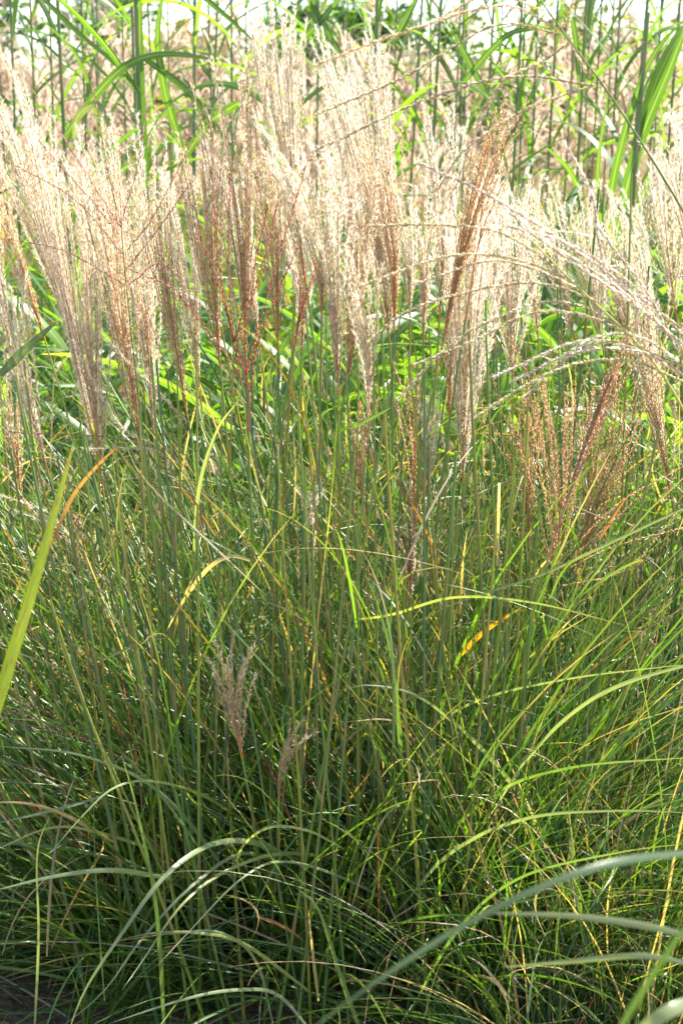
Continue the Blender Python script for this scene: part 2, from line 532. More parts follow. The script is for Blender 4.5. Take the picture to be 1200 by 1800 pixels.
def root_for(top, px):
    """ground point a cane rises from"""
    if px > 850:
        c = CL_RIGHT if px > 930 else CL_MAIN * .4 + CL_RIGHT * .6
        k = .45
    elif px < 110:
        c = CL_LEFT * .35 + CL_MAIN * .65; k = .25
    else:
        c = CL_MAIN; k = .36
    x = c[0] + (top[0] - c[0]) * k + rng.normal(0, .03)
    y = c[1] + (top[1] - c[1]) * .55 + rng.normal(0, .05)
    return np.array([x, y, 0.0])


ORD = ['first', 'second', 'third', 'fourth', 'fifth', 'sixth', 'seventh', 'eighth', 'ninth', 'tenth', 'eleventh', 'twelfth', 'thirteenth', 'fourteenth', 'fifteenth', 'sixteenth', 'seventeenth', 'eighteenth', 'nineteenth', 'twentieth', 'twenty-first', 'twenty-second', 'twenty-third', 'twenty-fourth', 'twenty-fifth']
GRP = 'flowering stems of the silver grass'
SCALE = 1.0


def flower_stem(bx, by, tx, ty, wpx, n, kind, Yd, label, closed=False, droop=0.0, hair=1.0, lean=0.0, leaves=1, root=None, sway=None, dens=1.0):
    B = P(bx, by, Yd); T = P(tx, ty, Yd + lean)
    width = wpx / (1.0 / KP) * Yd * 1.0
    d = nrm(T - B)
    rt = root_for(B, bx) if root is None else root
    thing = empty('flower_stem', rt)
    tag(thing, label, 'grass stem', GRP)
    p = stalk_path(rt, B, d)
    g = Geo()
    sty = rng.integers(0, 4)
    tube(g, p, np.linspace(.0042, .0021, len(p)) * rng.uniform(.8, 1.1), stem_cols(len(p), sty), sides=7)
    g.build('stalk', M_STEM, thing)
    g = Geo()
    Laxis = np.linalg.norm(T - B) * .42
    axp = B + d * np.linspace(0, Laxis, 8)[:, None]
    tube(g, axp, np.linspace(.0018, .0008, 8), np.array(KIND[kind]['ra']) * .9, sides=5)
    n = int(n * rng.uniform(1.3, 1.8)); width = width * rng.uniform(.85, 1.15)
    sway = nrm(np.array([1.0, 0, 0])) * rng.normal(-.006, .028) if sway is None else sway
    for c in plume_curves(B, T, width, n, droop=droop, closed=closed, sway=sway):
        raceme(g, c, kind, vary=hair, density=dens)
    g.build('plume', M_PLUME, thing)
    for k in range(leaves):
        sheath_leaf(p, int(rng.uniform(.35, .8) * len(p)), parent=thing)
    return thing


def open_stem(axis_px, Yd, racemes, kind, label, root=None, base_col=None, jitter=.06, scale=1.0, thick=1.0, leaves=0):
    """a flowering stem whose branches stand well apart: each branch is a piece of its own"""
    ax = [P(x, y, Yd) if len(q) == 0 else P(x, y, q[0]) for x, y, *q in axis_px]
    rt = root_for(ax[0], axis_px[0][0]) if root is None else root
    thing = empty('flower_stem', rt)
    tag(thing, label, 'grass stem', GRP)
    p = stalk_path(rt, ax[0], nrm(ax[1] - ax[0]), 24)
    g = Geo()
    tube(g, p, np.linspace(.0036, .0018, len(p)), stem_cols(len(p), rng.integers(0, 4)), sides=7)
    g.build('stalk', M_STEM, thing)
    g = Geo()
    a = spline(ax, 20)
    tube(g, a, np.linspace(.0018, .0008, 20) * thick, base_col if base_col is not None else np.array(KIND[kind]['ra']), sides=6)
    pl = g.build('plume', M_PLUME, thing)
    for r in racemes:
        k = kind
        if isinstance(r, tuple): r, k = r
        dy = rng.uniform(-jitter, jitter)
        n = len(r)
        pts = [P(x, y, Yd + dy * i / max(1, n - 1)) if len(q) == 0 else P(x, y, q[0]) for i, (x, y, *q) in enumerate(r)]
        c = spline(pts, 14)
        if n == 2:
            L = np.linalg.norm(pts[1] - pts[0])
            s = np.linspace(0, 1, 14)[:, None]
            c = c + np.array([0, 0, 1.0]) * .035 * L * np.sin(s * math.pi) + rng.normal(0, .003, 3) * np.sin(s * 7)
        gg = Geo(); raceme(gg, c, k, scale=scale)
        gg.build('raceme', M_PLUME, pl)
    for k in range(leaves):
        sheath_leaf(p, int(rng.uniform(.4, .8) * len(p)), parent=thing)
    return thing


# ------------------------------------------------------------------ the upright plumes
F = flower_stem
#  base px    top px    width n  kind   distance
F(182, 868, 118, 240, 125, 17, 'fluffy', 2.62, 'wide feathery plume at the left with a long thin brown tail reaching lowest')
F(250, 800, 172, 235, 95, 16, 'tan', 2.55, 'dense orange-tan plume just right of the wide feathery plume with the long tail')
F(86, 835, -8, 470, 70, 11, 'fluffy', 2.7, 'leaning pale plume low at the left edge, beside the folded grey leaf')
F(80, 600, -30, 250, 55, 9, 'tan', 2.9, 'narrow tan plume leaning out over the left edge')
F(112, 560, 5, 110, 100, 15, 'fluffy', 2.75, 'tall cream plume leaning left at the upper left corner')
F(270, 765, 238, 215, 110, 17, 'fluffy', 2.8, 'broad cream plume behind the thin open pink stem')
F(330, 735, 262, 330, 52, 10, 'tan', 2.66, 'slim tan plume tapering to a bent point in the left middle')
F(388, 650, 352, 240, 85, 14, 'tan', 2.72, 'tan plume just left of the red open branches')
F(432, 640, 420, 100, 110, 18, 'tan', 2.78, 'tall plume with a dark dense base behind the red open branches')
F(538, 500, 462, -15, 95, 18, 'fluffy', 2.85, 'tallest plume, reaching the top edge left of centre and leaning left')
F(488, 620, 486, 230, 75, 14, 'tan', 2.7, 'upright tan plume directly right of the red open branches')
F(565, 560, 572, 210, 105, 16, 'fluffy', 2.62, 'cream plume in the middle just right of the small closed red plume')
F(594, 695, 585, 330, 60, 11, 'fluffy', 2.58, 'pale comb-like plume in the middle, ending low beside two straight canes')
F(606, 690, 668, 310, 62, 13, 'tan', 2.66, 'tan plume in the middle leaning to the right')
F(648, 745, 652, 440, 58, 10, 'fluffy', 2.6, 'short fluffy plume below the tall centre plume')
F(684, 600, 632, 50, 120, 20, 'fluffy', 2.84, 'tall wide cream plume right of centre, reaching almost to the top')
F(692, 585, 700, 230, 90, 15, 'tan', 2.72, 'tan plume with a dense brown base in front of the tall wide cream plume')
F(744, 600, 748, 345, 38, 8, 'fluffy', 2.66, 'very narrow white plume between the centre plumes and the brown one')
F(772, 560, 792, 190, 75, 12, 'fluffy', 2.9, 'cream plume standing behind the dark brown closed plume')
F(767, 655, 862, 185, 52, 15, 'brown', 2.46, 'dark brown closed plume leaning right, darkest of the right half', closed=True, root=G(690, 1600))
F(813, 850, 826, 330, 105, 18, 'fluffy', 2.55, 'white striped plume with long silky hairs right of the brown closed plume', hair=1.15)
F(788, 760, 806, 300, 50, 10, 'tan', 2.64, 'slender tan plume between the brown and the white striped plume')
F(900, 665, 897, 320, 105, 16, 'fluffy', 2.78, 'broad white plume right of the white striped plume')
F(868, 620, 884, 290, 70, 12, 'tan', 2.95, 'tan plume behind the broad white plume on the right')
F(1010, 600, 952, 330, 100, 14, 'fluffy', 3.0, 'pale plume behind the arching cream branches, left one of the pair')
F(1060, 620, 1010, 330, 95, 14, 'fluffy', 3.05, 'pale plume behind the arching cream branches, right one of the pair')
F(1180, 880, 1105, 470, 110, 16, 'tan', 2.8, 'large plume with dark brown tail low at the right edge')
F(1188, 560, 1150, 250, 95, 14, 'fluffy', 2.95, 'white plume at the right edge above the dark tailed plume')
F(1216, 520, 1196, 190, 60, 10, 'fluffy', 2.85, 'plume cut by the right edge, highest of the right side')
F(726, 905, 732, 650, 26, 6, 'rust', 2.52, 'thin upright orange-brown plume low in the centre right')
F(752, 880, 757, 690, 36, 7, 'fluffy', 2.66, 'small pale plume beside the thin orange-brown plume')
F(426, 1335, 385, 1130, 70, 8, 'tan', 2.24, 'short dry plume low among the green canes with a spreading top', leaves=0, hair=1.3, root=G(470, 1720))
F(490, 1400, 492, 1270, 26, 5, 'tan', 2.3, 'smallest dry plume low among the canes, right of the short dry one', leaves=0, hair=1.3, root=G(500, 1720))
F(517, 610, 548, 450, 30, 4, 'red', 2.5, 'small closed crimson plume in the upper middle', closed=True)
F(960, 990, 1098, 545, 36, 10, 'purple', 2.36, 'brownish closed plume leaning right under the arching cream branches', closed=True, root=G(930, 1600))
F(975, 1030, 1005, 640, 105, 12, 'rust', 2.48, 'loose orange-brown plume around the brownish closed closed plume')
F(1010, 1010, 1120, 660, 110, 14, 'rust', 2.7, 'loose orange-brown plume leaning right at the lower right')
F(930, 960, 925, 690, 60, 7, 'rust', 2.6, 'sparse rusty plume left of the loose orange-brown plumes')
F(722, 1055, 718, 850, 24, 3, 'pink', 2.46, 'thin pale plume hanging lowest among the canes, right of the centre')
F(548, 965, 538, 845, 26, 4, 'fluffy', 2.5, 'small faint pale plume in the middle of the canes')
F(640, 900, 620, 700, 50, 7, 'rust', 2.5, 'sparse rusty plume low in the centre behind the canes')
F(352, 690, 318, 300, 70, 12, 'fluffy', 3.1, 'cream plume between the left group and the red open branches')
F(215, 640, 160, 260, 90, 13, 'fluffy', 3.1, 'cream plume at the back of the left group')
F(25, 640, -40, 300, 60, 9, 'fluffy', 2.85, 'cream plume half cut by the left edge, below the tall leaning one')
F(455, 600, 405, 250, 70, 12, 'fluffy', 3.15, 'cream plume in the second row behind the dark based plume')
F(530, 620, 545, 290, 80, 13, 'fluffy', 3.1, 'cream plume in the second row left of the middle plume')
F(628, 600, 610, 130, 60, 12, 'fluffy', 3.0, 'slender cream plume in the second row left of the tall wide one')
F(720, 560, 716, 330, 60, 10, 'fluffy', 3.1, 'cream plume in the second row right of the tall wide one')
F(840, 600, 850, 300, 60, 11, 'fluffy', 3.1, 'cream plume in the second row behind the brown closed plume')
F(945, 600, 925, 330, 55, 10, 'fluffy', 3.15, 'cream plume in the second row right of the broad white plume')
F(1110, 640, 1060, 390, 80, 12, 'tan', 3.1, 'tan plume in the second row near the right edge')
F(1150, 700, 1120, 330, 60, 10, 'fluffy', 3.15, 'fluffy plume in the second row at the right edge')
F(150, 700, 45, 170, 90, 12, 'fluffy', 2.68, 'long cream plume leaning left between the tall corner plume and the wide feathery one')
F(40, 900, 10, 600, 50, 7, 'tan', 3.0, 'sparse tan plume low at the left edge behind the long yellow-green leaf')

# ------------------------------------------------------------------ open plumes
open_stem([(268, 900), (228, 560), (213, 395)], 2.4,
          [[(213, 395), (190, 300), (158, 120)], [(213, 392), (240, 300), (258, 190)], [(223, 440), (270, 380), (345, 235)], [(226, 470), (280, 400), (336, 320)],
           [(218, 450), (130, 350), (12, 283)], [(212, 400), (130, 270), (60, 160)], [(209, 410), (150, 340), (70, 250)], [(220, 500), (110, 440), (0, 418)],
           [(222, 470), (330, 520), (420, 590)], [(226, 500), (300, 470), (400, 660)]],
          'pink', 'thin open pinkish stem with few single branches on a bare green cane', root=G(330, 1600), base_col=(.12, .2, .06), jitter=.08)
open_stem([(437, 760), (436, 680), (412, 590)], 2.42,
          [[(420, 640), (390, 520), (346, 395)], [(412, 600), (385, 470), (372, 300)], [(410, 590), (402, 470), (404, 310)], [(412, 600), (435, 520), (470, 365)],
           [(415, 610), (460, 470), (490, 350)], [(432, 660), (470, 520), (541, 280)], [(440, 690), (455, 600), (520, 440)], [(436, 690), (430, 610), (416, 660)],
           [(434, 680), (380, 600), (300, 500)]],
          'red', scale=1.15, label= 'open dark red stem with thin crimson branches spread wide, left of centre')
CR = 2.05
open_stem([(1260, 830), (1150, 640), (1010, 500), (935, 425)], CR,
          [([(1195, 575), (1010, 440), (870, 350), (742, 290)], 'white'), ([(1230, 640), (1090, 510), (960, 425), (880, 360)], 'white'),
           [(975, 470), (880, 410), (760, 395), (650, 398)], [(1000, 490), (900, 455), (790, 450), (640, 500)],
           [(1020, 510), (930, 470), (850, 460), (730, 500)], [(1050, 530), (960, 500), (860, 505), (720, 545), (650, 600)],
           [(1090, 575), (1010, 535), (920, 540), (800, 600), (700, 700)], [(1110, 590), (1020, 553), (930, 552), (830, 600), (730, 640)],
           ([(1200, 660), (1110, 610), (1010, 602), (870, 662)], 'white'), [(1210, 675), (1110, 635), (1010, 640), (920, 680), (840, 730)],
           [(1190, 640), (1080, 600), (990, 635), (920, 700)], ([(1115, 575), (1118, 545), (1112, 515)], 'white'), ([(1240, 640), (1120, 540), (1010, 465), (920, 400)], 'white'), ([(1210, 600), (1110, 500), (1000, 430), (900, 400)], 'white'), ([(1215, 660), (1140, 600), (1060, 590), (960, 640)], 'white'), ([(1220, 670), (1130, 620), (1020, 618), (905, 668)], 'white'), ([(1190, 620), (1140, 520), (1080, 440), (1050, 400)], 'white'),
           ([(1160, 610), (1150, 560), (1090, 500)], 'white'), ([(1095, 560), (1055, 440), (1040, 345), (992, 252)], 'white')],
          'cream', 'big arching cream plume bowing in from the right edge, its pale branches swept left', root=np.array([1.05, 1.75, 0]), base_col=(.45, .45, .12), scale=1.0, thick=1.2)
open_stem([(1330, 620), (1200, 372), (1080, 180), (990, 58), (935, -20)], CR + .05,
          [[(1045, 150), (900, 135), (750, 175), (560, 262)], [(990, 62), (870, 45), (720, 130), (560, 200)], [(985, 55), (880, 10), (700, 60), (560, 112)],
           [(1000, 75), (950, 110), (870, 160), (800, 330)], [(1030, 130), (1000, 60), (1010, -20)], [(960, 20), (860, -10), (760, 40)], [(985, 50), (1000, 20), (960, -30)],
           [(1045, 150), (930, 190), (820, 260), (770, 330)]],
          'cream', 'high arching stem with long cream branches crossing the top right corner', root=np.array([1.12, 1.8, 0]), base_col=(.16, .22, .06), scale=1.0, thick=1.3)
open_stem([(712, 1180), (714, 1070), (718, 1010)], 2.5,
          [[(700, 1062), (620, 980), (545, 925)], [(705, 1005), (600, 890), (520, 810)], [(722, 1010), (770, 950), (842, 855)], ([(722, 1040), (728, 960), (716, 850)], 'fluffy'),
           [(716, 1020), (700, 940), (640, 860)], ([(718, 1060), (735, 1000), (740, 930)], 'fluffy')],
          'rust', 'open rusty plume low in the centre with straight orange branches crossing the canes')
open_stem([(250, 1420), (246, 1370), (236, 1320)], 2.42,
          [[(240, 1345), (120, 1285), (-20, 1235)], [(236, 1330), (110, 1262), (0, 1225)], [(240, 1350), (150, 1300), (30, 1270)], ([(240, 1320), (190, 1250), (162, 1145)], 'red'),
           ([(244, 1350), (225, 1250), (205, 1130)], 'red')],
          'pink', 'low pink and red open plume spreading left near the left bottom')
open_stem([(355, 930), (330, 850), (300, 790)], 2.55,
          [([(330, 742), (260, 670), (180, 590)], 'fluffy'), ([(300, 790), (210, 745), (130, 600)], 'fluffy'), ([(310, 800), (200, 770), (20, 760)], 'pink'),
           [(330, 760), (290, 640), (250, 520)], ([(320, 820), (260, 790), (150, 790)], 'fluffy')],
          'pink', 'collapsed pale plume with drooping single branches in the left middle')
open_stem([(160, 1020), (150, 980), (120, 940)], 2.7,
          [([(140, 960), (80, 900), (0, 870)], 'fluffy'), [(150, 980), (60, 900), (-10, 800)], ([(150, 990), (100, 930), (30, 900)], 'fluffy'), [(150, 975), (130, 900), (60, 830)]],
          'pink', 'drooping pale plume lying low at the left edge above the dark gaps')
open_stem([(1000, 1100), (985, 1040), (975, 1000)], 2.6,
          [[(978, 1010), (1080, 960), (1210, 925)], [(975, 1000), (1080, 890), (1200, 820)], [(980, 1005), (1060, 930), (1150, 850)], [(970, 1000), (960, 880), (900, 740)],
           [(985, 1030), (1100, 1000), (1190, 900)]],
          'rust', 'low open rusty stem whose branches point to the right edge')
open_stem([(905, 860), (896, 820), (888, 770)], 2.7,
          [[(890, 790), (840, 700), (800, 620)], [(895, 810), (950, 700), (1000, 560)], [(890, 780), (930, 680), (890, 590)], [(898, 820), (850, 740), (850, 640)],
           [(895, 800), (980, 760), (1040, 640)]],
          'rust', 'sparse rusty open plume below the broad white plume')
open_stem([(1010, 900), (1004, 860), (990, 800)], 2.85,
          [[(995, 820), (950, 700), (880, 560)], [(1000, 840), (1010, 700), (960, 600)], [(1002, 850), (1060, 740), (1090, 620)], [(998, 830), (900, 760), (860, 650)]],
          'pink', 'sparse pinkish open plume in the right middle behind the brownish closed one')
open_stem([(1110, 1130), (1108, 1080), (1112, 1040)], 2.8,
          [[(1112, 1100), (1120, 1020), (1135, 960)], [(1110, 1110), (1160, 1050), (1200, 1010)], [(1108, 1110), (1075, 1030), (1070, 980)]],
          'pink', 'small open pinkish plume low at the right edge')
open_stem([(818, 560), (840, 430), (860, 370)], 2.5, [[(845, 420), (875, 340), (912, 275)], [(842, 430), (850, 350), (885, 200)], [(835, 450), (800, 380), (780, 250)]],
          'rust', 'reddish thin branches rising out of the top of the brown closed plume')

# ------------------------------------------------------------------ silver grass clumps
def clump(name, centre, label, N, rad, Lr, inc, bend, wr, ncane=0, az_bias=None, leaf_n=60, cane_h=(1.0, 1.5), cane_spread=.35, xs=1.0, top=.9, cx=0.0, cdark=1.0):
    thing = empty(name, (centre[0], centre[1], 0))
    tag(thing, label, 'grass clump', 'silver grass clumps')
    r = rad * np.sqrt(rng.random(N)); th = rng.uniform(0, 2 * math.pi, N)
    # blades grow in tufts
    nt_ = max(8, N // 26)
    tr = rad * np.sqrt(rng.random(nt_)); tth = rng.uniform(0, 2 * math.pi, nt_)
    ti = rng.integers(0, nt_, N)
    dx = (tr * np.cos(tth) * xs)[ti] + rng.normal(0, .018, N); dy = (tr * np.sin(tth) * .8)[ti] + rng.normal(0, .018, N)
    mid_ = (np.abs(dx + .03) < .5 * rad * xs) & (rng.random(nt_)[ti] < .62)      # the middle front of the clump is open, with its canes bare
    dy = np.where(mid_, np.abs(dy) * .8 + .03, dy)
    base = np.stack([centre[0] + dx, centre[1] + dy, np.zeros(N)], 1)
    tlx = rng.normal(0, .13, nt_)[ti]; tly = rng.normal(0, .1, nt_)[ti]
    lx = np.sign(dx) * np.abs(dx / (rad * xs)) ** 1.3 * inc[0] * 1.3 + tlx + rng.normal(0, inc[1] * .7, N)
    ly = dy / rad * inc[0] * .8 + tly + np.where(mid_, .08, 0) + rng.normal(.13, inc[1] * .5, N)
    az = np.arctan2(ly, lx); ic = np.minimum(np.hypot(lx, ly), 1.35)
    L = rng.uniform(*Lr, N)
    front = ly < -.18      # fewer long blades fall towards the open side
    L = np.where(front, L * rng.uniform(.4, .8, N), L)
    bd = rng.uniform(*bend, N) * np.clip(.35 + ic * 1.1, .3, 1.15)
    c, tp = pick_cols(N)
    cu = rng.normal(0, .35, N)
    W = rng.uniform(*wr, N)
    p, s, w_, cc = arc_blades(base, az, ic, L, bd, W, c, tp, K=13, curl=cu, power=1.4, dry=.3)
    p[..., 2] = np.maximum(p[..., 2], .01 + rng.random((N, 1)) * .03)
    g = Geo(); ribbon(g, p[leaf_n:], s[leaf_n:], w_[leaf_n:], cc[leaf_n:])
    fo = g.build('foliage', M_BLADE, thing); fo['kind'] = 'stuff'
    M = int(N * .42)
    hz = rng.uniform(.12, 1.0, M)
    sp_ = rad * (xs + hz * .35)
    bb = np.stack([centre[0] + rng.normal(0, .55, M) * sp_, centre[1] + rng.normal(.22, .5, M) * rad * (1 + hz * .3), hz * top], 1)
    c2, t2 = pick_cols(M, .08, .2, .04)
    p2, s2, w2, cc2 = arc_blades(bb, rng.uniform(0, 2 * math.pi, M), np.abs(rng.normal(.55, .35, M)), rng.uniform(.12, .42, M), rng.uniform(-.2, 1.9, M),
                                 rng.uniform(.0018, .0055, M), c2, t2, K=9, curl=rng.normal(0, .9, M), dry=.45)
    g = Geo(); ribbon(g, p2, s2, w2, cc2)
    fo = g.build('side_foliage', M_BLADE, thing); fo['kind'] = 'stuff'
    for i in range(leaf_n):
        g = Geo(); ribbon(g, p[i:i + 1], s[i:i + 1], w_[i:i + 1] * 1.35, cc[i:i + 1]); g.build('leaf', M_BLADE, thing)
    for i in range(ncane):
        th = rng.uniform(0, 2 * math.pi) if rng.random() < .25 else rng.uniform(math.pi * 1.02, math.pi * 1.98); rr = rad * 1.1 * math.sqrt(rng.random())
        b = np.array([centre[0] + rr * math.cos(th) * xs, centre[1] + rr * math.sin(th) * .9 - .05, 0])
        h = rng.uniform(*cane_h)
        b[0] += cx
        t = b + np.array([rng.normal(0, cane_spread * .6) + math.cos(th) * rr * cane_spread * 1.7, rng.normal(0, .06) + .05, h])
        pth = stalk_path(b, t, nrm(t - b + np.array([0, 0, .3])))
        g = Geo(); tube(g, pth, np.linspace(.0042, .0020, len(pth)) * rng.uniform(.75, 1.12), stem_cols(len(pth), rng.integers(0, 4)), sides=6)
        g.build('cane', M_STEM, thing)
    return thing


MAIN = clump('grass_clump', CL_MAIN, 'big fountain-shaped green grass clump filling the lower middle', 2900, .32, (.45, 1.3), (.60, .36), (.4, 1.7), (.0042, .0088),
             ncane=98, cane_spread=.19, cx=-.02, cane_h=(.75, 1.3), xs=1.3)
clump('grass_clump', CL_RIGHT, 'fine-leaved green grass clump at the right edge behind the big middle one', 1900, .32, (.45, 1.05), (.4, .25), (.35, 1.6), (.0034, .0072), ncane=42, leaf_n=25, cane_spread=.3)
clump('grass_clump', CL_LEFT, 'green grass clump at the left edge with blades leaning across', 1600, .30, (.45, 1.05), (.45, .25), (.35, 1.5), (.0036, .0078), ncane=16, leaf_n=25)
clump('grass_clump', CL_BACK, 'green grass clump standing right behind the big middle one', 1700, .35, (.45, 1.0), (.4, .25), (.3, 1.3), (.003, .006), ncane=45, leaf_n=10, cane_h=(1.0, 1.4))
clump('grass_clump', G(60, 1760), 'sparse low green grass clump in the bottom left corner over bare soil', 420, .25, (.25, .55), (.5, .3), (.5, 1.5), (.0034, .0065), leaf_n=10, top=.3)
clump('grass_clump', G(1000, 1850), 'low green grass clump in the bottom right corner with long arching blades', 1500, .22, (.45, 1.05), (.6, .3), (.5, 1.5), (.0028, .0055), leaf_n=20, top=.35)


# ------------------------------------------------------------------ single large leaves close to the camera
def big_leaf(pts, width, col, tip, label, mat=M_BLADE, tw=(0, 0), K=34, fold=.15, cat='leaf blade', group=None, basew=.6, name='grass_leaf', spots=None):
    w3 = np.array([P(x, y, Yd) for x, y, Yd in pts])
    p = spline(w3, K)
    t = tangents(p)
    vd = nrm(p - np.array([0, 0, CAM_Z]))
    s0 = nrm(np.cross(t, vd)); n0 = np.cross(s0, t)
    a = np.linspace(tw[0], tw[1], K)[:, None]
    sgn = np.sign(n0[:, 2:3]); n0 = n0 * np.where(sgn == 0, 1, sgn)
    side = s0 * np.cos(a) + n0 * np.sin(a)
    W = width * wprof(K, 2.4, basew)
    m = np.clip(np.linspace(-2.2, 1, K), 0, 1)[:, None]
    cc = np.array(col) * (1 - m) + np.array(tip) * m
    if spots is not None:
        cc = cc.copy()
        for i in range(K):
            if rng.random() < .3: cc[i] = cc[i] * .4 + np.array(spots) * .6
    g = Geo(); ribbon(g, p[None], side[None], W[None], cc[None], fold=fold)
    o = g.build(name, mat)
    tag(o, label, cat, group)
    return o


GG = (.21, .27, .14); GY = (.27, .32, .11); ST = (.5, .4, .24)
big_leaf([(-30, 1330, 1.5), (20, 1160, 1.55), (60, 1030, 1.6), (100, 890, 1.65), (131, 775, 1.7)], .0145, (.24, .33, .012), (.27, .30, .015),
         'long wide yellow-green leaf with reddish spots standing at the left edge', tw=(.15, .3), mat=M_SPOT)
big_leaf([(520, 1830, .95), (640, 1740, .95), (800, 1635, .98), (960, 1555, 1.0), (1100, 1512, 1.03), (1260, 1495, 1.1)][::-1], .0066, (.07, .12, .055), (.07, .12, .055),
         'blurred broad grey-green leaf arching across the bottom right, nearest the camera', tw=(.2, .2), fold=.1)
big_leaf([(850, 1605, 1.25), (1000, 1610, 1.25), (1120, 1625, 1.25), (1230, 1650, 1.25)][::-1], .007, GG, GG, 'slightly blurred grey-green leaf below the broad blurred one at the right edge')
big_leaf([(1075, 1830, .9), (1130, 1740, .9), (1190, 1650, .9), (1260, 1570, .9)], .005, (.07, .14, .03), (.1, .18, .04), 'blurred green leaf rising in the bottom right corner')
big_leaf([(1100, 1830, 1.0), (1180, 1775, 1.0), (1280, 1740, 1.05)], .011, GG, GG, 'blurred grey leaf cut by the bottom right corner')
big_leaf([(1230, 1700, 1.3), (1130, 1680, 1.3), (1000, 1690, 1.32), (880, 1700, 1.35)], .006, GG, GY, 'thin pale leaf pointing left under the blurred leaves at bottom right')
AG = 'arching leaves in front of the big clump'
